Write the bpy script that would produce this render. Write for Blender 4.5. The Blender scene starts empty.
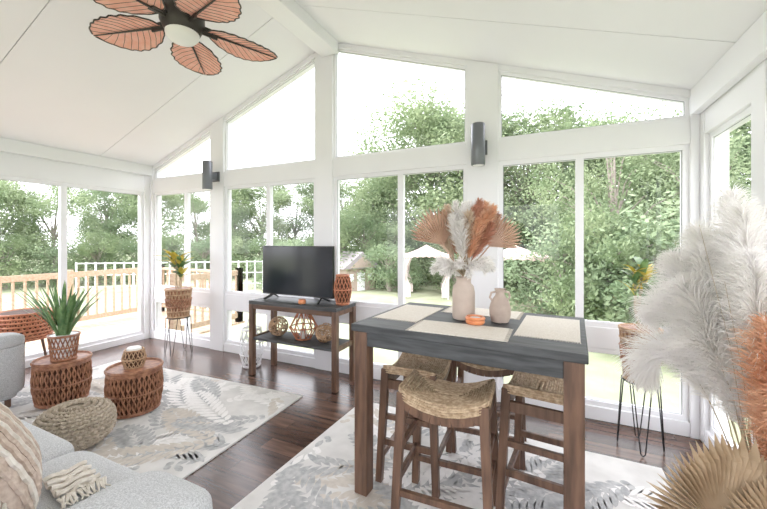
import bpy, bmesh, math, random
from mathutils import Vector, Matrix
random.seed(7)
R=random.random
def U(a,b): return a+(b-a)*R()
sc=bpy.context.scene
# ------------------------------------------------------------ materials
def mk(name,c1,c2=None,scale=8,stretch=(1,1,1),rough=.5,metal=0,bump=0,detail=3,spec=.5,trans=0,dist=.01):
    m=bpy.data.materials.new(name); m.use_nodes=True
    nt=m.node_tree; b=nt.nodes['Principled BSDF']
    b.inputs['Roughness'].default_value=rough; b.inputs['Metallic'].default_value=metal
    b.inputs['Specular IOR Level'].default_value=spec
    c1=tuple(c1)+(1,); c2=(tuple(c2)+(1,)) if c2 else c1
    tc=nt.nodes.new('ShaderNodeTexCoord'); mp=nt.nodes.new('ShaderNodeMapping')
    mp.inputs['Scale'].default_value=stretch
    nz=nt.nodes.new('ShaderNodeTexNoise'); nz.inputs['Scale'].default_value=scale; nz.inputs['Detail'].default_value=detail
    nt.links.new(tc.outputs['Object'],mp.inputs[0]); nt.links.new(mp.outputs[0],nz.inputs['Vector'])
    rp=nt.nodes.new('ShaderNodeValToRGB'); rp.color_ramp.elements[0].color=c1; rp.color_ramp.elements[1].color=c2
    rp.color_ramp.elements[0].position=.35; rp.color_ramp.elements[1].position=.65
    nt.links.new(nz.outputs['Fac'],rp.inputs[0]); nt.links.new(rp.outputs[0],b.inputs['Base Color'])
    if bump:
        bp=nt.nodes.new('ShaderNodeBump'); bp.inputs['Strength'].default_value=bump; bp.inputs['Distance'].default_value=dist
        nt.links.new(nz.outputs['Fac'],bp.inputs['Height']); nt.links.new(bp.outputs[0],b.inputs['Normal'])
    if trans:
        tr=nt.nodes.new('ShaderNodeBsdfTranslucent'); mx=nt.nodes.new('ShaderNodeMixShader'); mx.inputs[0].default_value=trans
        nt.links.new(rp.outputs[0],tr.inputs[0]); nt.links.new(b.outputs[0],mx.inputs[1]); nt.links.new(tr.outputs[0],mx.inputs[2])
        nt.links.new(mx.outputs[0],nt.nodes['Material Output'].inputs[0])
    return m
white=mk('white_paint',(.88,.88,.91),(.90,.90,.93),rough=.45,scale=3)
ceilm=mk('ceiling_panel_white',(.87,.865,.90),(.885,.88,.915),rough=.5,scale=2)
seam=mk('seam_grey',(.36,.37,.39),rough=.7)
vinyl=mk('window_vinyl',(.90,.90,.93),rough=.3)
wood=mk('dark_walnut_wood',(.075,.038,.023),(.18,.095,.058),scale=5,stretch=(6,6,.8),rough=.45,bump=.15,dist=.003)
woodx=mk('dark_walnut_wood_horizontal',(.075,.038,.023),(.16,.085,.052),scale=5,stretch=(.8,6,6),rough=.45)
slate=mk('weathered_grey_wood',(.038,.040,.043),(.080,.084,.088),scale=6,stretch=(1,9,9),rough=.55,spec=.35)
jute=mk('rush_seat_fibre',(.33,.22,.13),(.56,.42,.28),scale=60,rough=.85,bump=.3,dist=.003)
rattan=mk('rattan_brown',(.22,.085,.045),(.43,.20,.11),scale=30,rough=.5)
rattan_l=mk('rattan_light',(.38,.22,.12),(.58,.38,.23),scale=30,rough=.6)
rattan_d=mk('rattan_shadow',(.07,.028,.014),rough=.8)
rattan_o=mk('rattan_orange',(.42,.13,.06),(.58,.23,.12),scale=30,rough=.55)
knit=mk('seagrass_knit',(.34,.28,.21),(.52,.44,.35),scale=60,rough=.9,bump=.4)
sofam=mk('grey_tweed',(.40,.41,.43),(.66,.67,.69),scale=260,rough=.95,bump=.2,detail=2,dist=.002)
cream=mk('cream_fabric',(.70,.64,.57),(.83,.78,.72),scale=50,rough=.95,bump=.4)
blush=mk('blush_knit',(.52,.40,.33),(.68,.56,.48),scale=60,rough=.95,bump=.4)
black=mk('black_metal',(.02,.02,.022),rough=.4,metal=.6)
tvb=mk('tv_bezel',(.012,.012,.014),rough=.3)
tvs=mk('tv_screen',(.015,.018,.024),rough=.12)
sconm=mk('sconce_grey',(.16,.17,.19),rough=.35,metal=.4)
coral=mk('coral_blade',(.90,.42,.31),(.95,.53,.42),scale=20,rough=.6)
bronze=mk('dark_bronze',(.035,.028,.025),rough=.4,metal=.4)
globe=mk('frosted_glass',(.9,.9,.88),rough=.3)
ceramic=mk('beige_ceramic',(.50,.40,.34),(.58,.48,.41),scale=12,rough=.7)
ceramic2=mk('taupe_ceramic',(.42,.33,.28),(.54,.43,.36),scale=12,rough=.7)
terra=mk('orange_glass',(.65,.20,.08),(.8,.3,.12),scale=20,rough=.3)
mat_m=mk('placemat_linen',(.66,.60,.52),(.77,.72,.65),scale=90,stretch=(1,3,1),rough=.95,bump=.3)
pamp_w=mk('pampas_white',(.92,.90,.87),(.97,.95,.94),scale=9,rough=.9,trans=.45)
pamp_o=mk('pampas_orange',(.78,.42,.25),(.88,.60,.42),scale=9,rough=.9,trans=.4)
pamp_r=mk('pampas_rust',(.50,.22,.14),(.66,.34,.24),scale=9,rough=.9,trans=.2)
pamp_b=mk('pampas_beige',(.62,.46,.34),(.78,.64,.50),scale=9,rough=.9,trans=.2)
palm=mk('dried_palm',(.40,.28,.17),(.60,.46,.31),scale=12,rough=.75,trans=.2)
palm_p=mk('dried_palm_pink',(.58,.37,.27),(.72,.52,.40),scale=12,rough=.75,trans=.25)
greenl=mk('plant_green',(.06,.15,.05),(.20,.33,.12),scale=14,rough=.4,trans=.2)
yell=mk('plant_yellow',(.55,.42,.05),(.75,.60,.12),scale=14,rough=.5,trans=.3)
stemm=mk('stem_tan',(.45,.36,.24),rough=.8)
soil=mk('soil',(.05,.035,.025),rough=.95)
rug_b=mk('rug_ivory',(.62,.605,.59),(.72,.705,.69),scale=7,rough=.98,bump=.2)
rug_g=mk('rug_grey',(.36,.365,.375),(.53,.53,.53),scale=30,rough=.98)
rug_t=mk('rug_tan',(.54,.49,.44),(.63,.58,.52),scale=30,rough=.98)
rug_w=mk('rug_white',(.79,.77,.76),(.86,.84,.83),scale=30,rough=.98)
deckm=mk('deck_wood',(.44,.31,.21),(.58,.43,.31),scale=4,stretch=(1,8,8),rough=.85)
grass=mk('lawn',(.29,.32,.20),(.39,.41,.28),scale=1.2,rough=1,detail=8,spec=.1)
leaf1=mk('tree_leaf_hazed',(.18,.25,.13),(.36,.43,.25),scale=1.1,rough=.8,trans=.35,detail=4,spec=.2)  # leaf colour paled to stand in for atmospheric haze
leaf2=mk('tree_leaf_dark_hazed',(.15,.22,.12),(.31,.39,.23),scale=1.3,rough=.8,trans=.35,detail=4,spec=.2)  # darker leaf, with the same haze put into its colour
bark=mk('bark',(.22,.19,.16),(.32,.28,.24),scale=10,rough=.9)
canvas=mk('canopy_canvas',(.72,.50,.46),(.82,.62,.58),scale=3,rough=.9,trans=.1)
drape=mk('canopy_drape',(.72,.62,.60),(.80,.72,.70),scale=3,rough=.9,trans=.15)
roofm=mk('playhouse_roof',(.30,.27,.28),rough=.9)
housem=mk('playhouse_wood',(.42,.33,.28),rough=.9)
siding=mk('siding',(.86,.86,.89),rough=.8)
glass=bpy.data.materials.new('window_glass'); glass.use_nodes=True
nt=glass.node_tree; nt.nodes.remove(nt.nodes['Principled BSDF'])
g=nt.nodes.new('ShaderNodeBsdfGlossy'); g.inputs['Roughness'].default_value=.02
t=nt.nodes.new('ShaderNodeBsdfTransparent'); mx=nt.nodes.new('ShaderNodeMixShader'); mx.inputs[0].default_value=.02
nt.links.new(t.outputs[0],mx.inputs[1]); nt.links.new(g.outputs[0],mx.inputs[2]); nt.links.new(mx.outputs[0],nt.nodes['Material Output'].inputs[0])
def floor_mat():
    m=bpy.data.materials.new('walnut_plank_floor'); m.use_nodes=True; nt=m.node_tree; b=nt.nodes['Principled BSDF']
    tc=nt.nodes.new('ShaderNodeTexCoord')
    br=nt.nodes.new('ShaderNodeTexBrick'); br.inputs['Scale'].default_value=1; br.inputs['Brick Width'].default_value=1.25
    br.inputs['Row Height'].default_value=.125; br.inputs['Mortar Size'].default_value=.0025; br.offset=.37
    br.inputs['Color1'].default_value=(.045,.025,.019,1); br.inputs['Color2'].default_value=(.13,.073,.053,1); br.inputs['Mortar'].default_value=(.02,.01,.008,1)
    nt.links.new(tc.outputs['Object'],br.inputs['Vector'])
    mp=nt.nodes.new('ShaderNodeMapping'); mp.inputs['Scale'].default_value=(1.2,14,1)
    nz=nt.nodes.new('ShaderNodeTexNoise'); nz.inputs['Scale'].default_value=2.5; nz.inputs['Detail'].default_value=6
    nt.links.new(tc.outputs['Object'],mp.inputs[0]); nt.links.new(mp.outputs[0],nz.inputs['Vector'])
    rp=nt.nodes.new('ShaderNodeValToRGB'); rp.color_ramp.elements[0].position=.3; rp.color_ramp.elements[1].position=.75
    rp.color_ramp.elements[0].color=(.45,.42,.42,1); rp.color_ramp.elements[1].color=(1.5,1.45,1.4,1)
    nt.links.new(nz.outputs['Fac'],rp.inputs[0])
    mu=nt.nodes.new('ShaderNodeMixRGB'); mu.blend_type='MULTIPLY'; mu.inputs[0].default_value=1
    nt.links.new(br.outputs['Color'],mu.inputs[1]); nt.links.new(rp.outputs[0],mu.inputs[2]); nt.links.new(mu.outputs[0],b.inputs['Base Color'])
    b.inputs['Roughness'].default_value=.25
    bp=nt.nodes.new('ShaderNodeBump'); bp.inputs['Strength'].default_value=.12; bp.inputs['Distance'].default_value=.003
    nt.links.new(nz.outputs['Fac'],bp.inputs['Height']); nt.links.new(bp.outputs[0],b.inputs['Normal'])
    return m
floorm=floor_mat()
# ------------------------------------------------------------ mesh builder
class MB:
    def __init__(s,*mats): s.v=[];s.f=[];s.m=[];s.mats=list(mats)
    def add(s,vs,fs,mi=0):
        o=len(s.v); s.v.extend([tuple(p) for p in vs]); s.f.extend([tuple(i+o for i in f) for f in fs]); s.m.extend([mi]*len(fs))
    def box(s,x0,x1,y0,y1,z0,z1,mi=0,M=None):
        vs=[Vector(p) for p in [(x0,y0,z0),(x1,y0,z0),(x1,y1,z0),(x0,y1,z0),(x0,y0,z1),(x1,y0,z1),(x1,y1,z1),(x0,y1,z1)]]
        if M: vs=[M@p for p in vs]
        s.add(vs,[(3,2,1,0),(4,5,6,7),(0,1,5,4),(1,2,6,5),(2,3,7,6),(3,0,4,7)],mi)
    def beam(s,p0,p1,w,d,mi=0,w1=None,d1=None):
        p0=Vector(p0);p1=Vector(p1);ax=(p1-p0).normalized()
        ref=Vector((0,1,0)) if abs(ax.y)<.9 else Vector((0,0,1))
        a=ref.cross(ax).normalized(); b=ax.cross(a)
        w1=w1 or w; d1=d1 or d
        vs=[]
        for p,ww,dd in((p0,w,d),(p1,w1,d1)):
            for i,j in((-1,-1),(1,-1),(1,1),(-1,1)): vs.append(p+a*i*ww/2+b*j*dd/2)
        s.add(vs,[(3,2,1,0),(4,5,6,7),(0,1,5,4),(1,2,6,5),(2,3,7,6),(3,0,4,7)],mi)
    def prism(s,poly,fn,d0,d1,mi=0):
        n=len(poly); vs=[fn(a,b,d0) for a,b in poly]+[fn(a,b,d1) for a,b in poly]
        s.add(vs,[tuple(range(n))[::-1],tuple(range(n,2*n))]+[(i,(i+1)%n,n+(i+1)%n,n+i) for i in range(n)],mi)
    def tube(s,pts,r,seg=6,mi=0,closed=False):
        pts=[Vector(p) for p in pts]; n=len(pts); vs=[]; prev=None
        for i,p in enumerate(pts):
            if closed: tg=pts[(i+1)%n]-pts[i-1]
            else: tg=pts[min(i+1,n-1)]-pts[max(i-1,0)]
            if tg.length<1e-9: tg=Vector((0,0,1))
            tg.normalize()
            if prev is None: 
                ref=Vector((0,0,1)) if abs(tg.z)<.9 else Vector((1,0,0)); a=ref.cross(tg).normalized()
            else:
                a=prev-tg*prev.dot(tg)
                a=a.normalized() if a.length>1e-6 else Vector((1,0,0))
            prev=a; b=tg.cross(a); rr=r[i] if isinstance(r,(list,tuple)) else r
            for k in range(seg):
                t=2*math.pi*k/seg; vs.append(p+(a*math.cos(t)+b*math.sin(t))*rr)
        fs=[]
        for i in range(n if closed else n-1):
            j=(i+1)%n
            for k in range(seg): fs.append((i*seg+k,i*seg+(k+1)%seg,j*seg+(k+1)%seg,j*seg+k))
        if not closed: fs.append(tuple(range(seg))[::-1]); fs.append(tuple((n-1)*seg+k for k in range(seg)))
        s.add(vs,fs,mi)
    def lathe(s,prof,c=(0,0,0),seg=28,mi=0,cap=True):
        vs=[];n=len(prof)
        for r,z in prof:
            for k in range(seg):
                t=2*math.pi*k/seg; vs.append((c[0]+r*math.cos(t),c[1]+r*math.sin(t),c[2]+z))
        fs=[(i*seg+k,i*seg+(k+1)%seg,(i+1)*seg+(k+1)%seg,(i+1)*seg+k) for i in range(n-1) for k in range(seg)]
        if cap: fs.append(tuple(range(seg))[::-1]); fs.append(tuple((n-1)*seg+k for k in range(seg)))
        s.add(vs,fs,mi)
    def sup(s,c,size,e1=.3,e2=.3,mi=0,M=None,nu=20,nv=32,sag=0):
        sg=lambda v,e: math.copysign(abs(v)**e,v)
        vs=[];fs=[]
        for i in range(nu+1):
            eta=-math.pi/2+math.pi*i/nu
            for j in range(nv):
                w=2*math.pi*j/nv
                p=Vector((size[0]/2*sg(math.cos(eta),e1)*sg(math.cos(w),e2),size[1]/2*sg(math.cos(eta),e1)*sg(math.sin(w),e2),size[2]/2*sg(math.sin(eta),e1)))
                if M: p=M@p
                vs.append(p+Vector(c))
        for i in range(nu):
            for j in range(nv): fs.append((i*nv+j,i*nv+(j+1)%nv,(i+1)*nv+(j+1)%nv,(i+1)*nv+j))
        s.add(vs,fs,mi)
    def build(s,name,loc=(0,0,0),rz=0,bevel=0,smooth=True,fix=True,doubles=0):
        me=bpy.data.meshes.new(name); me.from_pydata(s.v,[],s.f)
        for m in s.mats: me.materials.append(m)
        me.polygons.foreach_set('material_index',s.m)
        if fix:
            bm=bmesh.new(); bm.from_mesh(me)
            if doubles: bmesh.ops.remove_doubles(bm,verts=bm.verts,dist=doubles)
            bmesh.ops.recalc_face_normals(bm,faces=bm.faces); bm.to_mesh(me); bm.free()
        if smooth:
            me.polygons.foreach_set('use_smooth',[True]*len(me.polygons)); me.set_sharp_from_angle(angle=.7)
        me.update()
        ob=bpy.data.objects.new(name,me); sc.collection.objects.link(ob); ob.location=loc; ob.rotation_euler=(0,0,rz)
        if bevel:
            md=ob.modifiers.new('bevel','BEVEL'); md.width=bevel; md.segments=2; md.limit_method='ANGLE'
        return ob
# ------------------------------------------------------------ room
XL,XR,YN,YS=-5.02,.935,3.08,-1.5
RX=-2.045; ZR=3.42; SL=.352
zc=lambda x: ZR-SL*abs(x-RX)
N=lambda a,z,d:(a,YN+d,z)
W=lambda a,z,d:(XL-d,a,z)
E=lambda a,z,d:(XR+d,a,z)
S=lambda a,z,d:(a,YS-d,z)
b=MB(floorm); b.box(XL-.14,XR+.14,YS-.14,YN+.14,-.1,0); b.build('floor',smooth=False)
b=MB(ceilm,seam)
ys=[YS-.15,.05,1.25,2.45,YN+.2]
for sgn,xe in((-1,XL-.2),(1,XR+.2)):
    for i in range(4):
        y0,y1=ys[i]+.003,ys[i+1]-.003
        poly=[(RX,ZR),(xe,zc(xe)),(xe,zc(xe)+.06),(RX,ZR+.06)]
        b.prism(poly,lambda a,z,d:(a,d,z),y0,y1,0)
    poly=[(RX,ZR+.012),(xe,zc(xe)+.012),(xe,zc(xe)+.12),(RX,ZR+.12)]
    b.prism(poly,lambda a,z,d:(a,d,z),ys[0],ys[-1],1)
b.build('ceiling',smooth=False)
b=MB(white); b.box(RX-.1,RX+.1,YS,YN-.001,ZR-.15,ZR-.02); b.build('trim_1',bevel=.006)
HB,HT=2.02,2.20; RB,RT=.54,.70; BS=.10
posts=[(XL-.0,XL+.05),(-3.83,-3.60),(-2.24,-2.02),(-.64,-.38),(XR-.05,XR)]
b=MB(white)
for a,c in posts:
    if a<RX<c: poly=[(a,0),(c,0),(c,zc(c)),(RX,zc(RX)),(a,zc(a))]
    else: poly=[(a,0),(c,0),(c,zc(c)),(a,zc(a))]
    b.prism(poly,N,0,.13)
bays=[(posts[i][1],posts[i+1][0]) for i in range(4)]
for a,c in bays:
    b.prism([(a,HB),(c,HB),(c,HT),(a,HT)],N,.008,.12)
    b.prism([(a,RB),(c,RB),(c,RT),(a,RT)],N,.02,.11)
    b.prism([(a,0),(c,0),(c,BS),(a,BS)],N,.01,.12)
    b.prism([(a,zc(a)-.05),(c,zc(c)-.05),(c,zc(c)+.02),(a,zc(a)+.02)],N,.01,.12)
b.build('wall_north',smooth=False,bevel=.004)
def inset(poly,w):
    n=len(poly);out=[]
    for i in range(n):
        p0,p1,p2=Vector(poly[i-1]),Vector(poly[i]),Vector(poly[(i+1)%n])
        d1=(p1-p0).normalized(); d2=(p2-p1).normalized()
        n1=Vector((-d1.y,d1.x)); n2=Vector((-d2.y,d2.x))
        bis=(n1+n2); k=w/ (1+n1.dot(n2)); out.append(tuple(p1+bis*k))
    return out
wn=[0]
def window(poly,fn,mull=(),w=.035,d0=.03,d1=.09):
    wn[0]+=1
    b=MB(vinyl,glass,seam)
    q=inset(poly,w);n=len(poly)
    for i in range(n):
        j=(i+1)%n
        b.prism([poly[i],poly[j],q[j],q[i]],fn,d0,d1,0)
    zlo=min(p[1] for p in q); zhi=max(p[1] for p in q)
    for m,mw in mull:
        b.prism([(m-mw/2,zlo),(m+mw/2,zlo),(m+mw/2,zhi),(m-mw/2,zhi)],fn,d0+.005,d1-.005,0)
    q2=inset(poly,w+.005)
    for i in range(n):
        j=(i+1)%n
        b.add([fn(*p,d0+.012) for p in (q[i],q[j],q2[j],q2[i])],[(0,1,2,3)],2)
    b.add([fn(a,z,(d0+d1)/2) for a,z in q],[tuple(range(n))],1)
    b.build('window_%d'%wn[0],smooth=False,fix=False)
mids=[-4.33,-2.915,-1.275,.221]
for (a,c),m in zip(bays,mids):
    window([(a,RT),(c,RT),(c,HB),(a,HB)],N,[(m,.055)])
    window([(a,BS),(c,BS),(c,RB),(a,RB)],N,[(m,.05)])
    window([(a,HT),(c,HT),(c,zc(c)-.05),(a,zc(a)-.05)],N,w=.022)
b=MB(white)
def wallbays(b,fn,posts,zb,rail,top,hb=HB):
    for a,c in posts: b.prism([(a,0),(c,0),(c,top),(a,top)],fn,0,.13)
    for i in range(len(posts)-1):
        a,c=posts[i][1],posts[i+1][0]
        b.prism([(a,hb),(c,hb),(c,top),(a,top)],fn,.005,.12)
        b.prism([(a,0),(c,0),(c,zb),(a,zb)],fn,.005,.12)
        if rail: b.prism([(a,RB),(c,RB),(c,RT),(a,RT)],fn,.02,.11)
wp=[(YS,YS+.15),(-.85,-.7),(1.12,1.27),(YN-.07,YN+.13)]
wallbays(b,W,wp,.08,False,zc(XL))
b.box(XL,XL+.05,YS,YN-.001,zc(XL)-.12,zc(XL)+.015)
b.build('wall_west',smooth=False,bevel=.004)
for i in range(3):
    a,c=wp[i][1],wp[i+1][0]
    window([(a,.08),(c,.08),(c,HB),(a,HB)],W,[((a+c)/2 if i<2 else 2.13,.06)],w=.04)
b=MB(white)
ep=[(YS,YS+.15),(-.3,-.15),(1.0,1.13),(2.29,2.42),(YN-.06,YN+.13)]
wallbays(b,E,ep,BS,True,zc(XR),HB+.04)
b.box(XR-.05,XR,YS,YN-.001,zc(XR)-.16,zc(XR)+.015)
b.build('wall_east',smooth=False,bevel=.004)
for i in range(4):
    a,c=ep[i][1],ep[i+1][0]
    mm=[((a+c)/2,.05)] if i<3 else []
    window([(a,RT),(c,RT),(c,HB+.04),(a,HB+.04)],E,mm)
    window([(a,BS),(c,BS),(c,RB),(a,RB)],E,mm)
b=MB(siding)
b.prism([(XL,0),(-3.6,0),(-3.6,zc(-3.6)),(XL,zc(XL))],S,0,.13)
b.prism([(.2,0),(XR,0),(XR,zc(XR)),(.2,zc(.2))],S,0,.13)
b.prism([(-3.6,2.1),(.2,2.1),(.2,zc(.2)),(RX,ZR),(-3.6,zc(-3.6))],S,0,.13)
b.build('wall_south',smooth=False)
# ------------------------------------------------------------ wall sconces
for x in(-.52,-3.71):
    b=MB(sconm,globe)
    b.lathe([(.052,-.17),(.056,-.165),(.056,.165),(.052,.17),(.046,.168),(.046,.155)],(0,0,0),24,0)
    b.lathe([(.045,-.171),(.041,-.172)],(0,0,0),24,1)
    b.box(-.03,.03,.05,.128,-.045,.045,0); b.box(-.055,.055,.115,.1295,-.06,.06,0)
    b.build('wall_sconce',(x,YN-.13,2.14))
# ------------------------------------------------------------ ceiling fan
b=MB(bronze,coral,globe)
ztop=ZR-.15-2.68
b.lathe([(.07,ztop-.001),(.07,ztop-.03),(.03,ztop-.09),(.015,ztop-.1)],seg=24)
b.tube([(0,0,ztop-.08),(0,0,.12)],.013,10)
b.lathe([(.02,.16),(.06,.14),(.11,.11),(.125,.06),(.125,.01),(.11,-.02),(.10,-.04),(.095,-.05)],seg=32)
b.lathe([(.095,-.05),(.092,-.07),(.07,-.095),(.035,-.11),(.005,-.116)],seg=28,mi=2)
for k in range(5):
    th=math.radians(57+72*k); M=Matrix.Rotation(th,4,'Z')@Matrix.Translation((.14,0,.0))@Matrix.Rotation(math.radians(5),4,'X')@Matrix.Rotation(math.radians(5),4,'Y')
    L=.44
    def hw(l,s=1):
        base=.155*math.sin(math.pi*min(1,l)**.85)**.60 if 0<l<1 else 0
        return base+.0
    n1,n2=36,10; vs=[];fs=[]
    for i in range(n1+1):
        l=i/n1
        for j in range(n2+1):
            v=-1+2*j/n2; w=max(.012,hw(l))*(1+.035*math.sin(l*50)*abs(v))
            vs.append(M@Vector((l*L+.018*abs(v)**2*math.sin(math.pi*l),v*w,-.025*abs(v)**2*math.sin(math.pi*l)+.003*math.cos(v*22))))
    for i in range(n1):
        for j in range(n2): fs.append((i*(n2+1)+j,(i+1)*(n2+1)+j,(i+1)*(n2+1)+j+1,i*(n2+1)+j+1))
    b.add(vs,fs,1)
    b.tube([M@Vector((-.06,0,-.006)),M@Vector((0,0,-.006)),M@Vector((L,0,-.004))],[.012,.008,.003],6,0)
    for q in(-1,1):
        ed=[]
        for i in range(n1+1):
            l=i/n1; w=max(.012,hw(l))*(1+.035*math.sin(l*50)); ed.append(M@Vector((l*L+.018*math.sin(math.pi*l),q*w,-.025*math.sin(math.pi*l))))
        b.tube(ed,.0048,5,0)
        for i in range(9):
            l0=.02+.085*i; l1=min(.97,l0+.17+.01*i); w=hw(l1)
            b.tube([M@Vector((l0*L,0,-.004)),M@Vector(((l0*.45+l1*.55)*L,q*w*.55,-.011)),M@Vector((l1*L+.015*math.sin(math.pi*l1),q*w,-.026*math.sin(math.pi*l1)-.002))],.0013,4,0)
    b.beam(Matrix.Rotation(th,4,'Z')@Vector((.08,0,.01)),Matrix.Rotation(th,4,'Z')@Vector((.20,0,-.008)),.05,.012,0)
b.build('ceiling_fan',(RX,1.45,2.68),fix=False)
# ------------------------------------------------------------ rugs
def frond(b,ox,oy,ang,L,curv,mi,z,lim,n=13,lw=.021,ll=.17):
    x,y,a=ox,oy,ang; st=L/n
    X0,X1,Y0,Y1=lim
    inb=lambda p:X0<p[0]<X1 and Y0<p[1]<Y1
    for i in range(n):
        nx,ny=x+st*math.cos(a),y+st*math.sin(a)
        prof=math.sin(math.pi*(i+.8)/(n+.8))**.7
        for q in(-1,1):
            d=a+q*.75; l=ll*prof; px,py=-math.sin(d),math.cos(d)
            pts=[]
            for t,w in((0,0),(.25,.8),(.6,1),(.85,.6),(1,0),(.85,-.6),(.6,-1),(.25,-.8)):
                pts.append((x+t*l*math.cos(d)+px*w*lw,y+t*l*math.sin(d)+py*w*lw))
            if all(inb(p) for p in pts): b.add([(p[0],p[1],z) for p in pts],[tuple(range(8))],mi)
        x,y=nx,ny; a+=curv/n
def rug(cx,cy,w,d,rz,seed):
    random.seed(seed)
    b=MB(rug_b,rug_g,rug_t,rug_w)
    b.box(-w/2,w/2,-d/2,d/2,0,.010,0)
    lim=(-w/2+.01,w/2-.01,-d/2+.01,d/2-.01); z=.0104
    nx=int(w/.33); ny=int(d/.33)
    for i in range(nx):
        for j in range(ny):
            for r in range(2):
                z+=.000012
                frond(b,-w/2+(i+R())*w/nx,-d/2+(j+R())*d/ny,random.choice((.6,2.2,.9,2.6,3.9,5.4))+U(-.3,.3),U(.5,.8),U(-1,1),random.choice((1,2,1,1,3,3)),z,lim)
    return b.build('area_rug',(cx,cy,.0005),rz,smooth=False,fix=False)
rug(-3.1,1.37,2.45,2.1,.05,3)
rug(-.42,1.70,2.02,1.80,-.02,5)
RZ=.0125
# ------------------------------------------------------------ dining table
TX0,TX1,TY0,TY1=-.545,.545,-.375,.375
b=MB(slate,wood,slate)
b.box(TX0,TX1,TY0,TY1,.862,.90,0)
for y in(TY0+.02,TY1-.04): b.box(TX0+.06,TX1-.06,y,y+.02,.785,.862,0)
for x in(TX0+.02,TX1-.04): b.box(x,x+.02,TY0+.06,TY1-.06,.785,.862,0)
for x in(TX0+.012,TX1-.087):
    for y in(TY0+.012,TY1-.087): b.box(x,x+.075,y,y+.075,0,.861,1)
TC=(-.38,1.965); TR=math.radians(-3.5)
b.build('dining_table',(TC[0],TC[1],RZ),TR,bevel=.004)
# ------------------------------------------------------------ stools
def stool(x,y,rz):
    b=MB(jute,wood)
    a,c=.205,.15; H=.60
    def zz(px,py): return H+.045*(px/a)**2-.012*(1-(px/a)**2)
    p=.0115; nr=int(c/p)
    def ring(hx,hy,dz,r):
        rc=min(.03,hy*.8)
        segs=[]
        for cx,cy,t0 in((hx-rc,hy-rc,0),(-hx+rc,hy-rc,90),(-hx+rc,-hy+rc,180),(hx-rc,-hy+rc,270)):
            for k in range(4):
                t=math.radians(t0+30*k); segs.append((cx+rc*math.cos(t),cy+rc*math.sin(t)))
        out=[]
        for i in range(len(segs)):
            q0,q1=segs[i],segs[(i+1)%len(segs)]; L=math.hypot(q1[0]-q0[0],q1[1]-q0[1]); m=max(1,int(L/.03))
            for j in range(m): out.append((q0[0]+(q1[0]-q0[0])*j/m,q0[1]+(q1[1]-q0[1])*j/m))
        b.tube([(q[0],q[1],zz(q[0],q[1])+dz+U(-.001,.001)) for q in out],r,6,0,True)
    for k in range(nr-1):
        ring(a-k*p,c-k*p,-.004 if k==0 else (0 if k<3 else -.003),.0066)
    for k in range(1,4): ring(a+.001,c+.001,-.004-.0115*k,.0066)
    b.tube([(-(a-c),0,zz(0,0)),(a-c,0,zz(0,0))],.007,6,0)
    vs=[];fs=[];n=10
    for i in range(n+1):
        xx=-a*.98+2*a*.98*i/n
        vs+= [(xx,-c*.96,zz(xx,0)-.006),(xx,c*.96,zz(xx,0)-.006)]
    for i in range(n): fs.append((2*i,2*i+2,2*i+3,2*i+1))
    b.add(vs,fs,0)
    for sx in(-1,1):
        for sy in(-1,1):
            b.beam((sx*(a+.012),sy*(c+.012),0),(sx*(a-.016),sy*(c-.016),H+.022),.036,.036,1,.042,.042)
        b.beam((sx*(a-.004),-c,.22),(sx*(a-.004),c,.22),.02,.035,1)
        b.beam((sx*(a-.012),-c,.54),(sx*(a-.012),c,.54),.022,.05,1)
        b.beam((sx*(a-.007),-c,.36),(sx*(a-.007),c,.36),.02,.03,1)
    for sy in(-1,1):
        b.beam((-a,sy*(c-.004),.15),(a,sy*(c-.004),.15),.03,.022,1)
        n=8;pts=[(-a*.95+1.9*a*i/n,sy*(c-.01)) for i in range(n+1)]
        for i in range(n): b.beam((pts[i][0],pts[i][1],zz(pts[i][0],0)-.065),(pts[i+1][0],pts[i+1][1],zz(pts[i+1][0],0)-.065),.04,.024,1)
    b.build('counter_stool',(x,y,RZ),rz,bevel=.002)
random.seed(2)
stool(-.445,1.70,math.radians(2)); stool(-.03,1.99,math.radians(84)); stool(-.70,2.0,math.radians(92)); stool(-.36,2.38,math.radians(2))
# ------------------------------------------------------------ placemats
def onT(lx,ly): 
    return (TC[0]+lx*math.cos(TR)-ly*math.sin(TR),TC[1]+lx*math.sin(TR)+ly*math.cos(TR))
TT=.90+RZ+.0005
def placemat(lx,ly,w,d,rz):
    b=MB(mat_m); n=24
    b.box(-w/2,w/2,-d/2,d/2,0,.004)
    for i in range(n+1):
        y=-d/2+d*i/n
        for q in(-1,1): b.tube([(q*w/2,y,.002),(q*(w/2+.018),y+U(-.003,.003),.0015)],.0012,4)
    x,y=onT(lx,ly); b.build('placemat',(x,y,TT),TR+rz)
placemat(0.0,-.235,.44,.24,.05); placemat(.385,.03,.48,.27,math.pi/2); placemat(-.38,.03,.44,.26,math.pi/2); placemat(0,.25,.42,.22,0)
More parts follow.
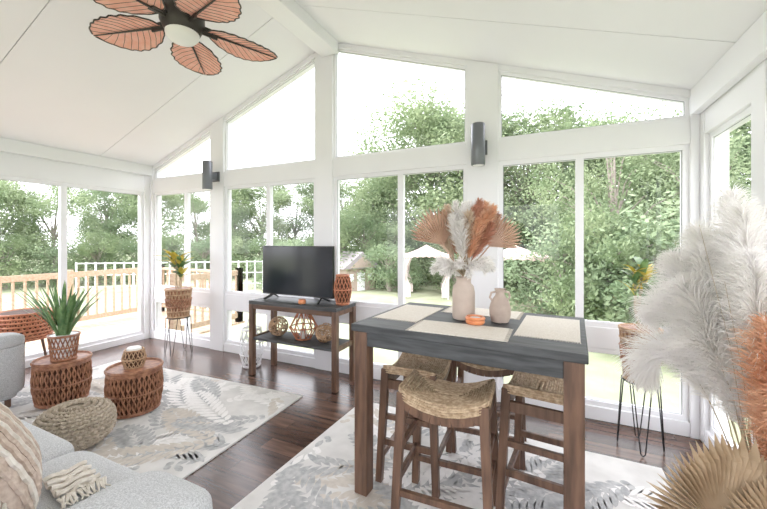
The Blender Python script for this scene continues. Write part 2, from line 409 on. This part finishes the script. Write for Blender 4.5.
# ------------------------------------------------------------ plumes, fans, leaves
def plume(b,pts,length_frac,width,n,mi,stem=1,sw=.0016,droop=.5,open_=.55):
    P=[Vector(p) for p in pts]
    def bez(t):
        if len(P)==3:
            return P[0]*(1-t)**2+P[1]*2*t*(1-t)+P[2]*t*t
        return P[0].lerp(P[1],t)
    b.tube([bez(i/14) for i in range(15)],[.0025-.0015*i/14 for i in range(15)],5,stem)
    for k in range(n):
        s=R()**.85; t=1-length_frac+length_frac*s
        p=bez(t); tg=(bez(min(1,t+.02))-bez(t-.02)).normalized()
        rd=Vector((U(-1,1),U(-1,1),U(-1,1))); rd=(rd-tg*rd.dot(tg)); 
        if rd.length<.05: continue
        rd.normalize()
        prof=(math.sin(math.pi*(.12+.80*s)))**.8
        L=width*prof*U(.6,1.5)
        d0=(tg*U(.7,1.1)+rd*open_*U(.4,1.2)).normalized()
        p1=p+d0*L*.5; d1=(d0+Vector((0,0,-droop*U(.3,1.2)))+rd*.25).normalized(); p2=p1+d1*L*.5
        p3=p2+(d1+Vector((0,0,-droop))).normalized()*L*.3
        sd=d0.cross(Vector((U(-1,1),U(-1,1),U(-1,1))))
        if sd.length<.01: continue
        sd=sd.normalized()*sw
        b.add([p-sd*.5,p+sd*.5,p1-sd,p1+sd,p2-sd*.9,p2+sd*.9,p3],[(0,1,3,2),(2,3,5,4),(4,5,6)],mi)
def fan(b,base,up,nrm,rad,spread,nb,mi,stemto=None,jag=.1):
    base=Vector(base); up=Vector(up).normalized(); nrm=Vector(nrm); nrm=(nrm-up*nrm.dot(up)).normalized(); side=up.cross(nrm)
    for k in range(nb):
        a0=-spread/2+spread*k/nb; a1=a0+spread/nb*.94; am=(a0+a1)/2
        r=rad*(1-.16*(abs(am)/(spread/2))**2)*U(1-jag,1)
        D=lambda a:(up*math.cos(a)+side*math.sin(a))
        e=nrm*.02*rad/.25
        b.add([base,base+D(a0)*r*.80,base+D(am)*r*.84+e*1.3,base+D(a1)*r*.80,base+D(am)*r*1.04],[(0,1,2),(0,2,3),(1,4,2),(2,4,3)],mi)
    if stemto is not None: b.tube([base+up*.02,base,Vector(stemto)],.004,6,mi)
def blade(b,base,d,L,w,bend,mi,n=7,tipf=.4,fold=.25):
    p=Vector(base); d=Vector(d).normalized(); vs=[];fs=[]
    hd=Vector((d.x,d.y,0)); hd=hd.normalized() if hd.length>.01 else Vector((1,0,0))
    side=hd.cross(Vector((0,0,1))).normalized()
    for i in range(n+1):
        t=i/n
        ww=w*math.sin(math.pi*(.12+.88*t))**tipf if t<1 else 0.0005
        up=side.cross(d)
        vs+=[p-side*ww+up*ww*fold,p,p+side*ww+up*ww*fold]
        p=p+d*(L/n); d=(d+hd*bend/n-Vector((0,0,1))*bend*.6/n).normalized()
    for i in range(n):
        o=3*i; fs+=[(o,o+1,o+4,o+3),(o+1,o+2,o+5,o+4)]
    b.add(vs,fs,mi)
# ------------------------------------------------------------ table centrepieces
random.seed(11)
VX,VY=-.43,1.985
b=MB(ceramic,soil)
b.lathe([(.045,0),(.058,.004),(.062,.02),(.062,.15),(.056,.185),(.042,.20),(.040,.215),(.046,.235),(.040,.234),(.034,.21),(.034,.19)],seg=36)
b.build('ceramic_vase',(VX,VY,TT))
b=MB(pamp_w,stemm,pamp_r,pamp_b,pamp_o,palm,palm_p)
right=Vector((.9063,.4226,0)); toward=Vector((.4226,-.9063,0))
def bq(dx,dz,dy=0): return right*dx+toward*dy+Vector((0,0,dz))
fan(b,bq(-.12,.18,.05),right*-.45+Vector((0,0,1)),toward,.22,2.0,18,6,stemto=bq(0,.0))
fan(b,bq(.13,.17,.04),right*.75+Vector((0,0,1)),toward,.21,2.0,18,6,stemto=bq(0,.0))
fan(b,bq(.02,.16,-.06),Vector((0,0,1)),toward,.22,1.7,16,5,stemto=bq(0,.0))
spec=[(-.10,.38,.06,3),(-.06,.40,.08,0),(-.02,.39,.11,0),(.02,.40,.06,0),(.07,.41,.07,2),(.11,.40,.05,4),(.14,.38,.08,4),(.17,.33,.0,3),(-.16,.31,.0,3),(.0,.34,.13,3),(.08,.34,.12,4),(-.08,.33,.1,0),(.12,.28,.1,2),(-.1,.36,-.05,2),(.2,.34,-.02,2),(-.19,.33,-.02,3),(.04,.37,.11,2),(.05,.30,.13,4),(-.04,.30,.13,0)]
for dx,dz,dy,mi in spec:
    plume(b,[bq(0,0),bq(dx*.35,dz*.4,dy*.5),bq(dx,dz,dy)],.62,.055,680,mi,1,.0018,.2,.34)
for k in range(26):
    a=2*math.pi*k/26+U(-.2,.2); rr=U(.11,.18); 
    plume(b,[bq(0,.0),bq(math.cos(a)*rr*.5,.10,math.sin(a)*rr*.5),bq(math.cos(a)*rr,U(.0,.10),math.sin(a)*rr*.8)],.75,.04,240,0,1,.0017,.3,.5)
b.build('dried_flower_bouquet',(VX,VY,TT+.236),smooth=False,fix=False)
b=MB(ceramic2)
b.lathe([(.03,0),(.045,.004),(.055,.04),(.056,.075),(.045,.115),(.028,.14),(.022,.155),(.024,.17),(.031,.18),(.025,.179),(.018,.16)],seg=32)
b.tube([(.022,0,.165),(.05,0,.16),(.058,0,.135),(.045,0,.118)],.006,8)
b.tube([(-.022,0,.165),(-.05,0,.16),(-.058,0,.135),(-.045,0,.118)],.006,8)
b.build('handled_jug',(-.235,1.99,TT),.6)
b=MB(terra,globe)
b.lathe([(.03,0),(.045,.003),(.05,.014),(.047,.022),(.052,.03),(.046,.04),(.036,.038),(.032,.02)],seg=28)
b.lathe([(.03,.02),(.03,.032),(.005,.034)],seg=20,mi=1)
b.build('candle_holder',(-.345,1.875,TT+.0045))
# ------------------------------------------------------------ wicker builders
def wicker(b,prof,h,n,twist,rings,rs,rr,mi=0,inner=None,imi=1,double=True,c=(0,0,0)):
    for s in((1,-1) if double else (1,)):
        for k in range(n):
            pts=[]
            for i in range(13):
                t=i/12; a=2*math.pi*k/n+s*twist*t; r=prof(t)
                pts.append((c[0]+r*math.cos(a),c[1]+r*math.sin(a),c[2]+h*t))
            b.tube(pts,rs,5,mi)
    for t in rings:
        r=prof(t); m=36
        b.tube([(c[0]+(r+.002)*math.cos(2*math.pi*k/m),c[1]+(r+.002)*math.sin(2*math.pi*k/m),c[2]+h*t) for k in range(m)],rr,6,mi,True)
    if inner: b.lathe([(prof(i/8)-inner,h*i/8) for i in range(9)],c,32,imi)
def drum(x,y,h):
    b=MB(rattan,rattan_d,rattan_l)
    pr=lambda t:.162+.016*math.sin(math.pi*t)+.014*t
    n=34
    for k in range(n):
        a0=2*math.pi*k/n
        for o in(-.04,.04):
            pts=[]
            for i in range(17):
                t=i/16; a=a0+o*math.cos(t*math.pi*4)*1.4; r=pr(t)+.004*(1 if o>0 else -1)*math.sin(t*math.pi*4)
                pts.append((r*math.cos(a),r*math.sin(a),.012+(h-.03)*t))
            b.tube(pts,.0058,5,0)
    for t in(0,.04,.5,.96,1.0):
        r=pr(t)+.004
        b.tube([(r*math.cos(2*math.pi*k/44),r*math.sin(2*math.pi*k/44),.012+(h-.03)*t) for k in range(44)],.008 if t in(0,1.0) else .005,6,0,True)
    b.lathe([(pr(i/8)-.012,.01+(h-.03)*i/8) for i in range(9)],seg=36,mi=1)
    b.lathe([(.0,h-.015),(.183,h-.015),(.193,h-.005),(.195,h+.005),(.188,h+.016),(.182,h+.014),(.176,h+.001),(.0,h+.001)],seg=48,mi=0,cap=False)
    b.build('wicker_side_table',(x,y,RZ))
drum(-2.98,1.71,.335); drum(-3.70,1.55,.345)
b=MB(rattan_l,rattan_d,globe)
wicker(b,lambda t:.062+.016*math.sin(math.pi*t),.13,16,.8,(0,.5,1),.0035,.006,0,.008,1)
b.lathe([(.05,.10),(.05,.145),(.045,.15),(.0,.148)],seg=24,mi=2)
b.build('wicker_candle_lantern',(-2.99,1.71,RZ+.336+.006))
random.seed(5)
b=MB(rattan,rattan_d,greenl,soil,white)
wicker(b,lambda t:.078+.022*t,.20,20,.7,(0,.03,.5,.97,1),.0045,.007,0,.006,4)
b.lathe([(.095,.18),(0,.185)],seg=24,mi=3)
for k in range(70):
    a=U(0,6.28); tl=U(.05,.62); L=U(.30,.54)
    blade(b,(.05*math.cos(a)*R(),.05*math.sin(a)*R(),.18),(math.cos(a)*tl,math.sin(a)*tl,1),L,U(.007,.014),U(.0,.6),2,8,.35)
b.build('potted_snake_plant',(-3.68,1.55,RZ+.346+.008),fix=False)
b=MB(rattan_o,rattan_d,wood,cream)
wicker(b,lambda t:.17+.05*math.sin(math.pi*(.15+.6*t)),.25,36,.5,(0,.12,.25,.4,.55,.7,.85,1),.006,.011,0,.01,1,c=(0,0,.40))
b.lathe([(.0,.635),(.17,.64),(.20,.655)],seg=36,mi=0,cap=False)
for k in range(3):
    a=2*math.pi*k/3-.4; b.tube([(.13*math.cos(a),.13*math.sin(a),.41),(.2*math.cos(a),.2*math.sin(a),0.001)],[.014,.009],8,2)
b.build('woven_basket_stand',(-4.68,1.66,0))
b=MB(knit); nr=17
for i in range(nr):
    t=(i+.3)/nr; el=-math.pi/2+math.pi*t; r=.205*abs(math.cos(el))**.6; z=.128+.122*math.copysign(abs(math.sin(el))**.8,math.sin(el))
    m=96; pts=[((r+.005*math.sin(k*math.pi*2/3.0+i*1.7))*math.cos(2*math.pi*k/m),(r+.005*math.sin(k*math.pi*2/3.0+i*1.7))*math.sin(2*math.pi*k/m),z+.004*math.cos(k*math.pi*2/3.0)) for k in range(m)]
    b.tube(pts,.0115,7,0,True)
b.sup((0,0,.128),(.41,.41,.22),.75,1)
b.build('knitted_pouf',(-2.81,1.245,RZ+.006))
# ------------------------------------------------------------ sofa
b=MB(sofam,wood)
x0,x1=-3.35,-.89; ya,yb=-.12,.74
b.sup(((x0+x1)/2,(ya+yb)/2-.0,.20),(x1-x0-.1,yb-ya-.06,.28),.12,.12,0)
for k in range(3):
    w=(x1-x0-.60)/3; cx=x0+.30+w*(k+.5)
    b.sup((cx,.46,.385),(w*1.0,.74,.20),.32,.22,0,nu=24,nv=40)
    M=Matrix.Rotation(math.radians(12),4,'X')
    b.sup((cx,.08,.66),(w*.99,.24,.46),.38,.4,0,M,24,40)
for cx in(x0+.16,x1-.16):
    b.sup((cx,.31,.30),(.31,.87,.44),.22,.18,0,nu=24,nv=40)
    b.sup((cx,.32,.53),(.35,.89,.18),.55,.35,0,nu=24,nv=40)
b.sup(((x0+x1)/2,-.06,.42),(x1-x0-.05,.16,.72),.2,.12,0)
for x in(x0+.1,x1-.1):
    for y in(ya+.05,yb-.12): b.tube([(x,y,.08),(x,y,.0)],[.025,.018],10,1)
b.build('sofa',(0,0,RZ))
b=MB(sofam,wood)
b.sup((0,0,.22),(.76,.66,.30),.15,.15); b.sup((0,.05,.41),(.50,.62,.18),.35,.3)
for q in(-1,1): b.sup((q*.31,.02,.33),(.17,.68,.44),.22,.2); b.sup((q*.31,.02,.54),(.2,.68,.12),.5,.3)
b.sup((0,-.28,.52),(.74,.18,.56),.25,.2)
for x in(-.3,.3):
    for y in(-.28,.28): b.tube([(x,y,.09),(x,y,0)],.02,8,1)
b.build('armchair',(-4.25,1.02,.0115))
# throw pillow
b=MB(blush,cream)
M=Matrix.Rotation(math.radians(-62),4,'X')
M=Matrix.Rotation(math.radians(-20),4,'Z')@M
def pil(u,v,s):
    e=(1-abs(u)**3)*(1-abs(v)**3); return M@Vector((u*.2*(1-.06*(1-abs(v))),v*.2*(1-.06*(1-abs(u))),s*.075*max(0,e)**.55))
n=22
for s in(-1,1):
    vs=[];fs=[]
    for i in range(n+1):
        for j in range(n+1): vs.append(pil(-1+2*i/n,-1+2*j/n,s))
    for i in range(n):
        for j in range(n): fs.append((i*(n+1)+j,(i+1)*(n+1)+j,(i+1)*(n+1)+j+1,i*(n+1)+j+1))
    b.add(vs,fs,0)
for i in range(14):
    u=-1+2*(i+.5)/14
    b.tube([pil(u,k/14*2-1,1)+M@Vector((.006*(-1)**k,0,.005)) for k in range(15)],.009,6,1 if i%3==0 else 0)
for sx in(-1,1):
    for k in range(14):
        v=-1+2*(k+.5)/14; p=pil(sx,v,1); b.tube([p,p+M@Vector((sx*.03,0,0))+Vector((0,0,-.008)),p+M@Vector((sx*.045,0,0))+Vector((0,0,-.03))],[.004,.007,.003],5,1)
b.build('throw_pillow',(-1.61,.48,.50+.185))
# throw blanket
b=MB(cream); random.seed(8)
n=24;vs=[];fs=[]
for i in range(n+1):
    for j in range(n+1):
        u=i/n;v=j/n; vs.append((-.0+u*.16,v*.12,.006*math.sin(u*14+v*3)+.006*math.sin(v*17)+.012))
for i in range(n):
    for j in range(n): fs.append((i*(n+1)+j,(i+1)*(n+1)+j,(i+1)*(n+1)+j+1,i*(n+1)+j+1))
b.add(vs,fs,0)
for k in range(16):
    v=k/15*.12
    b.tube([(.16,v,.012),(.175,v+U(-.004,.004),.02),(.20,v+U(-.008,.008),.010),(.215,v+U(-.01,.01),.006)],[.004,.005,.004,.002],5,0)
for k in range(4):
    b.tube([(.02+.04*k,j*.012,.022+.004*math.sin(j*.9+k)) for j in range(11)],.008,6,0)
b.build('throw_blanket',(-1.60,.61,.499),-.12,fix=False)
# ------------------------------------------------------------ TV stand + TV
b=MB(slate,wood,woodx)
sx,sy=.52,.18
b.box(-sx,sx,-sy,sy,.715,.75,0)
for y in(-sy+.005,sy-.03): b.box(-sx+.055,sx-.055,y,y+.025,.67,.715,2)
for x in(-sx+.0,sx-.05):
    for y in(-sy+.0,sy-.05): b.box(x,x+.05,y,y+.05,0,.714,1)
    b.box(x+.01,x+.04,-sy+.05,sy-.05,.67,.714,1); b.box(x+.01,x+.04,-sy+.05,sy-.05,.345,.39,1)
b.box(-sx+.051,sx-.051,-sy+.01,sy-.01,.355,.38,0)
b.build('tv_stand',(-2.225,2.84,0),bevel=.003)
b=MB(tvb,tvs)
b.box(-.435,.435,-.012,.02,.045,.545,0); b.box(-.426,.426,-.0135,-.012,.058,.536,1); b.box(-.28,.28,.02,.05,.1,.38,0)
for q in(-1,1):
    b.beam((q*.30,0,.05),(q*.33,-.10,.006),.022,.012,0); b.beam((q*.30,0,.05),(q*.33,.10,.006),.022,.012,0)
b.build('television',(-2.285,2.84,.7555))
b=MB(terra); b.lathe([(.02,0),(.035,.005),(.037,.03),(.03,.045),(.0,.046)],seg=20); b.build('small_candle',(-2.12,2.715,.751))
random.seed(3)
b=MB(rattan_o,rattan_d)
wicker(b,lambda t:.045+.036*math.sin(math.pi*(.1+.8*t)),.27,14,1.4,(0,.02,.5,.98,1),.004,.007,0,.008,1)
b.build('woven_vase',(-1.758,2.86,.758))
b=MB(rattan_o,globe)
wicker(b,lambda t:.05+.085*(1-abs(2*t-.85)/1.15)**1.0,.27,10,.63,(0,.01,.42,.98,1),.005,.006)
b.lathe([(.03,.002),(.03,.09),(0,.092)],seg=20,mi=1)
b.build('geometric_lantern',(-2.20,2.84,.387))
for x,r in((-2.50,.095),(-1.93,.09)):
    b=MB(rattan_l,rattan_d)
    for k in range(24):
        ax=Vector((U(-1,1),U(-1,1),U(-1,1))).normalized(); u=ax.orthogonal().normalized(); v=ax.cross(u)
        b.tube([(u*math.cos(2*math.pi*i/28)+v*math.sin(2*math.pi*i/28))*r for i in range(28)],.0035,5,0,True)
    b.build('rattan_ball',(x,2.82,.381+r+.004))
b=MB(white,cream)
wicker(b,lambda t:.07+.05*math.sin(math.pi*(.1+.75*t)),.40,12,.9,(0,.02,.33,.66,.98,1),.0045,.008,0)
b.tube([(.06*math.cos(k/10*math.pi),0,.40+.12*math.sin(k/10*math.pi)) for k in range(11)],.005,6)
b.lathe([(.04,.003),(.04,.16),(0,.162)],seg=20,mi=1)
b.build('white_wire_lantern',(-2.91,2.86,.008))
# plant stands
def pstand(x,y,seed,rz,k_=1.0,nl=13):
    random.seed(seed)
    b=MB(rattan_l,rattan,black,greenl,yell,stemm,soil)
    wicker(b,lambda t:(.11+.03*t)*k_,.33,22,.45,(0,.02,.2,.4,.6,.8,.97,1),.0055,.008,0,.006,1,c=(0,0,.45))
    wicker(b,lambda t:(.128+.008*t)*k_,.09,22,.4,(0,1),.006,.008,1,c=(0,0,.57))
    b.tube([(.122*k_*math.cos(i/24*6.283),.122*k_*math.sin(i/24*6.283),.44) for i in range(24)],.006,6,2,True)
    for k in range(4):
        a=k*math.pi/2+.5; u=Vector((math.cos(a),math.sin(a),0)); v=Vector((-u.y,u.x,0))
        b.tube([u*.12*k_+v*.05+Vector((0,0,.44)),u*.155*k_+v*.012+Vector((0,0,.02)),u*.156*k_+Vector((0,0,.006)),u*.155*k_-v*.012+Vector((0,0,.02)),u*.12*k_-v*.05+Vector((0,0,.44))],.004,6,2)
    b.lathe([(.13*k_,.755),(0,.76)],seg=20,mi=6)
    for k in range(4):
        p=[(U(-.03,.03),U(-.03,.03),.75),(U(-.03,.03),U(-.03,.03),.9),(U(-.06,.06),U(-.06,.06),U(1.02,1.18))]; b.tube(p,.007,6,5)
        for j in range(nl):
            a=U(0,6.28); tl=U(.3,1.3); bz=Vector(p[2])-Vector((0,0,U(0,.15)))
            blade(b,bz,(math.cos(a)*tl,math.sin(a)*tl,1),U(.14,.26)*k_,U(.02,.032)*k_,U(.5,1.3),4 if R()<.4 else 3,7,.8)
    b.build('potted_croton_stand',(x,y,0),rz,fix=False)
pstand(-4.02,2.80,4,0); pstand(.545,2.80,9,1,.8,8)
# ------------------------------------------------------------ pampas arrangement
random.seed(21)
b=MB(ceramic2)
b.lathe([(.09,0),(.12,.01),(.15,.12),(.15,.2),(.11,.33),(.07,.38),(.068,.40),(.08,.42),(.072,.42),(.06,.39)],seg=36)
b.build('floor_vase',(.62,1.54,0.001))
b=MB(pamp_w,stemm,pamp_o)
O=Vector((.62,1.54,.425))
def pl(tip,mid,lf,w,n,mi,dr=.5,op=.6):
    plume(b,[O+Vector((U(-.02,.02),U(-.02,.02),0)),Vector(mid),Vector(tip)],lf,w,n,mi,1,.0014,dr,op)
W_=[((.655,1.84,1.53),(.62,1.65,1.1)),((.76,1.77,1.46),(.70,1.62,1.05)),((.575,1.91,1.39),(.58,1.68,1.1)),((.40,1.78,1.05),(.50,1.68,1.20)),((.35,1.72,.80),(.45,1.66,1.16)),((.45,1.68,1.18),(.56,1.6,1.0)),((.58,1.5,1.30),(.62,1.5,.95)),((.54,1.78,1.30),(.58,1.62,.95)),((.68,1.72,1.40),(.66,1.6,.9)),((.50,1.9,1.10),(.55,1.8,1.15)),((.74,1.6,1.3),(.70,1.55,.9)),((.48,1.62,.97),(.56,1.58,.98)),((.47,1.85,1.27),(.55,1.7,1.05)),((.62,1.66,1.46),(.63,1.58,1.0))]
for tip,mid in W_: pl(tip,mid,.68,.105,2600,0,.6,.6)
for tip,mid in[((.68,1.50,1.24),(.65,1.5,.85)),((.59,1.43,1.10),(.62,1.46,.85)),((.75,1.62,1.15),(.68,1.55,.8)),((.60,1.41,.94),(.64,1.44,.75)),((.64,1.42,1.02),(.66,1.44,.75))]:
    pl(tip,mid,.75,.085,2000,2,.5,.55)
for k in range(22):
    pl_t=(U(.45,.78),U(1.45,1.9),U(.9,1.45))
    b.tube([O,O.lerp(Vector(pl_t),.5)+Vector((0,0,.1)),pl_t],[.0014,.001,.0006],4,1)
b.build('pampas_grass',(0,0,0),smooth=False,fix=False)
b=MB(palm)
fan(b,(.45,1.31,.53),(-.10,0,1),(.42,-.9,.05),.27,2.9,40,0,stemto=(.605,1.52,.425),jag=.14)
fan(b,(.58,1.33,.50),(.25,.1,1),(.42,-.9,.3),.24,2.6,34,0,stemto=(.61,1.52,.425),jag=.14)
b.build('dried_palm_fan',smooth=False,fix=False)
# ------------------------------------------------------------ outdoors
GZ=-.9
b=MB(grass); b.box(-80,60,-40,90,GZ-.2,GZ); b.build('lawn_ground',smooth=False)
b=MB(deckm)
y=-1.6
while y<4.6:
    b.box(-7.1,-5.17,y,y+.13,-.09,-.06); y+=.137
y=3.25
while y<4.6:
    b.box(-5.17,-4.85,y,y+.13,-.09,-.06); y+=.137
for x in(-7.0,-5.3):
    for yy in(-1.4,1.5,4.45): b.box(x-.05,x+.05,yy-.05,yy+.05,GZ,-.09)
b.build('wood_deck',smooth=False)
b=MB(deckm)
zt=.80
def rail(p,q):
    p=Vector(p);q=Vector(q);L=(q-p).length;n=max(1,int(L/1.5+.5))
    for i in range(n+1):
        c=p.lerp(q,i/n); b.box(c.x-.045,c.x+.045,c.y-.045,c.y+.045,-.06,zt+.08)
    b.beam(p+Vector((0,0,zt)),q+Vector((0,0,zt)),.04,.09); b.beam(p+Vector((0,0,.06)),q+Vector((0,0,.06)),.04,.08)
    m=int(L/.13)
    for i in range(m): 
        c=p.lerp(q,(i+.5)/m); b.box(c.x-.013,c.x+.013,c.y-.013,c.y+.013,.06,zt)
rail((-7.03,-1.5,0),(-7.03,4.53,0)); rail((-7.03,4.53,0),(-4.9,4.53,0)); rail((-4.9,4.53,0),(-4.9,3.35,0))
b.build('deck_railing',smooth=False)
b=MB(vinyl)
for k in range(22):
    t=k/21; x=-18+6*t; y=8+4.5*t
    b.box(x-.025,x+.025,y-.025,y+.025,GZ,GZ+1.35)
for z in(.3,.8,1.3): b.beam((-18,8,GZ+z),(-12,12.5,GZ+z),.035,.035)
b.build('garden_fence',smooth=False)
# garden canopies
def canopy(cx,cy,w,rz):
    b=MB(canvas,drape); h=w*.85
    for x in(-w,w):
        for y in(-h,h): b.tube([(x,y,0),(x,y,1.72)],.035,8,1)
    n=8
    for (p,q) in(((-1,-1),(1,-1)),((1,-1),(1,1)),((1,1),(-1,1)),((-1,1),(-1,-1))):
        def P(a,t):
            x=(p[0]+(q[0]-p[0])*a)*w*1.05*(1-t); y=(p[1]+(q[1]-p[1])*a)*h*1.05*(1-t)
            z=1.68+.42*t**1.4+.06*math.sin(math.pi*a)*(1-t); return (x,y,z)
        for i in range(n):
            for j in range(6):
                b.add([P(i/n,j/6),P((i+1)/n,j/6),P((i+1)/n,(j+1)/6),P(i/n,(j+1)/6)],[(0,1,2,3)],0)
        for i in range(n):
            a0,a1=i/n,(i+1)/n
            f=lambda a,z:((p[0]+(q[0]-p[0])*a)*w*1.05,(p[1]+(q[1]-p[1])*a)*h*1.05,z)
            zt0=1.68+.06*math.sin(math.pi*a0); zt1=1.68+.06*math.sin(math.pi*a1)
            b.add([f(a0,zt0),f(a1,zt1),f(a1,zt1-.08),f((a0+a1)/2,zt1-.13),f(a0,zt0-.08)],[(0,1,2,3,4)],0)
    for sx in(-1,1):
        for sy in(-1,1):
            m=10; vs=[]
            for k in range(5):
                z=1.66-k*.4; sp=(.30-.22*math.sin(math.pi*min(1,k/3.2)))if k<4 else .25
                for i in range(m+1):
                    u=i/m; vs.append((sx*(w-sp*u),sy*(h+.03*math.sin(u*18)),z))
            fs=[(k*(m+1)+i,k*(m+1)+i+1,(k+1)*(m+1)+i+1,(k+1)*(m+1)+i) for k in range(4) for i in range(m)]
            b.add(vs,fs,1)
    b.build('garden_canopy',(cx,cy,GZ),rz,smooth=False,fix=False)
canopy(-1.05,13.4,1.15,.15); canopy(-4.5,13.8,.85,.3)
b=MB(housem,roofm,white)
b.box(-.7,.7,-.6,.6,0,.95,0)
b.prism([(-.95,.92),(.95,.92),(0,1.6)],lambda a,z,d:(a,d,z),-.75,.75,1)
b.prism([(-.62,.96),(.62,.96),(0,1.42)],lambda a,z,d:(a,d,z),-.765,-.75,0)
b.box(-.18,.18,-.63,-.6,0,.75,2)
for s in(-.48,.48): b.box(s-.12,s+.12,-.62,-.6,.4,.7,2)
ob=b.build('garden_playhouse',(-8.3,14.4,GZ),1.1,smooth=False); ob.scale=(1.1,1.1,1.1)
# trees
def tree_mesh(seed,h,wd,nl,ls,mat,low=.12):
    random.seed(seed)
    b=MB(mat,bark)
    b.tube([(0,0,0),(U(-.1,.1),U(-.1,.1),h*.3),(U(-.2,.2),U(-.2,.2),h*.75)],[.14,.10,.03],7,1)
    cl=[]
    for k in range(26):
        t=U(low,.95); rr=wd*.5*math.sin(math.pi*(.15+.75*t))**.8; a=U(0,6.28); d=rr*U(.2,.95)
        c=Vector((d*math.cos(a),d*math.sin(a),h*t)); s=wd*U(.09,.20)
        cl.append((c,s))
        b.tube([(0,0,h*t*.55),tuple(c*.6+Vector((0,0,h*t*.3))),tuple(c)],[.04,.02,.008],5,1)
    vs=b.v;fs=b.f
    for k in range(nl):
        c,s=random.choice(cl); d=Vector((random.gauss(0,1),random.gauss(0,1),random.gauss(0,1))).normalized()
        p=c+Vector((d.x,d.y,d.z*.85))*s*(.5+.75*R())*(1.0+.25*math.sin(d.x*5+d.z*7))
        if p.z<.1: continue
        u=Vector((U(-1,1),U(-1,1),U(-1,1))).normalized(); v=u.orthogonal().normalized(); l=ls*U(.6,1.3)
        o=len(vs); vs.extend([tuple(p-u*l),tuple(p+v*l*.5),tuple(p+u*l),tuple(p-v*l*.5)]); fs.append((o,o+1,o+2,o+3)); b.m.append(0)
    me=bpy.data.meshes.new('tree_mesh'); me.from_pydata(b.v,[],b.f)
    for m in b.mats: me.materials.append(m)
    me.polygons.foreach_set('material_index',b.m); me.update(); return me
T=[tree_mesh(1,7,5.2,24000,.065,leaf1),tree_mesh(2,7,4.4,21000,.065,leaf2),tree_mesh(3,7,5.8,24000,.065,leaf1)]
TS=tree_mesh(8,7,5.0,9000,.055,leaf1,.3)
BU=[tree_mesh(4,2.4,3.2,9000,.05,leaf2,.1),tree_mesh(5,2.4,3.0,9000,.05,leaf1,.1)]
random.seed(31)
def put(me,name,ang,r,h,h0):
    a=math.radians(ang); ob=bpy.data.objects.new(name,me); sc.collection.objects.link(ob)
    ob.location=(r*math.sin(a),r*math.cos(a),GZ); s=h/h0; ob.scale=(s*U(.95,1.2),s*U(.95,1.2),s); ob.rotation_euler=(0,0,U(0,6.28))
L=[(-104,27,5.5),(-97,26,5.8),(-91,27,5.4),(-85,26,5.6),(-79,27,6),(-73,27,5.6),(-68,26,5.4),(-63,27,5.8),(-58,27,6),(-53,27,6.0),(-48,26,6.0),(-44,26,6.5),(-39,25,6.2),(-35,25,6.8),
(-31,24,6.6),(-27,24,6.6),(-23,23,7.0),(-17.5,21,10.2),(-13,20,9.2),(-8,20,9.4),(-3,19,8.8),(2,19,7.6),(7,19,8.0),(12,19,6.2),(17,18,6.8),(23,18,8.4),(30,18,9),(38,18,8.6),(47,18,9),(57,18,9),(68,18,8.6),(80,18,9)]
for i,(a,r,h) in enumerate(L): put(T[i%3],'tree',a,r,h,7)
put(TS,'tree',8,12.5,6.4,7); put(TS,'tree',18,12.5,6.2,7); put(TS,'tree',-10,17.5,9.2,7)
for i in range(46):
    a=-100+i*4.0; r=24 if a<-35 else (18.5 if a<-15 else 16.6)
    put(BU[i%2],'bush',a,r+U(-.8,.8),U(2.0,2.8) if a<-35 else U(2.8,3.8),2.4)
for a,r,h in((2,11.2,2.6),(7,10.2,2.9),(12.5,9.8,2.6),(18,9.6,3.0),(24,9.2,2.8),(31,9,3.0),(39,9,3.0),(48,9,2.8),(58,9,3.0),(70,9,2.8),(-13.5,15.2,2.6),(-24,15.8,2.0),(-40,18,2.2)):
    put(BU[int(a)%2],'bush',a,r,h,2.4)
# ------------------------------------------------------------ light
w=bpy.data.worlds.new('World'); sc.world=w; w.use_nodes=True
bg=w.node_tree.nodes['Background']; bg.inputs[0].default_value=(.935,.94,1,1); bg.inputs[1].default_value=3.6
sl=bpy.data.lights.new('sun','SUN'); sl.energy=1.8; sl.angle=math.radians(12); sl.color=(1,.98,.96)
so=bpy.data.objects.new('sun',sl); sc.collection.objects.link(so); so.rotation_euler=(math.radians(40),math.radians(-12),math.radians(-20))
# ------------------------------------------------------------ camera
cd=bpy.data.cameras.new('camera'); co=bpy.data.objects.new('camera',cd); sc.collection.objects.link(co)
cd.sensor_width=36; cd.lens=353/767*36; cd.shift_y=-13.5/767; cd.clip_start=.02; cd.clip_end=300
co.location=(0,0,1.35); co.rotation_euler=(math.pi/2,0,math.radians(25))
sc.camera=co
sc.view_settings.view_transform='Standard'; sc.view_settings.look='None'; sc.view_settings.exposure=.5; sc.view_settings.gamma=1.08
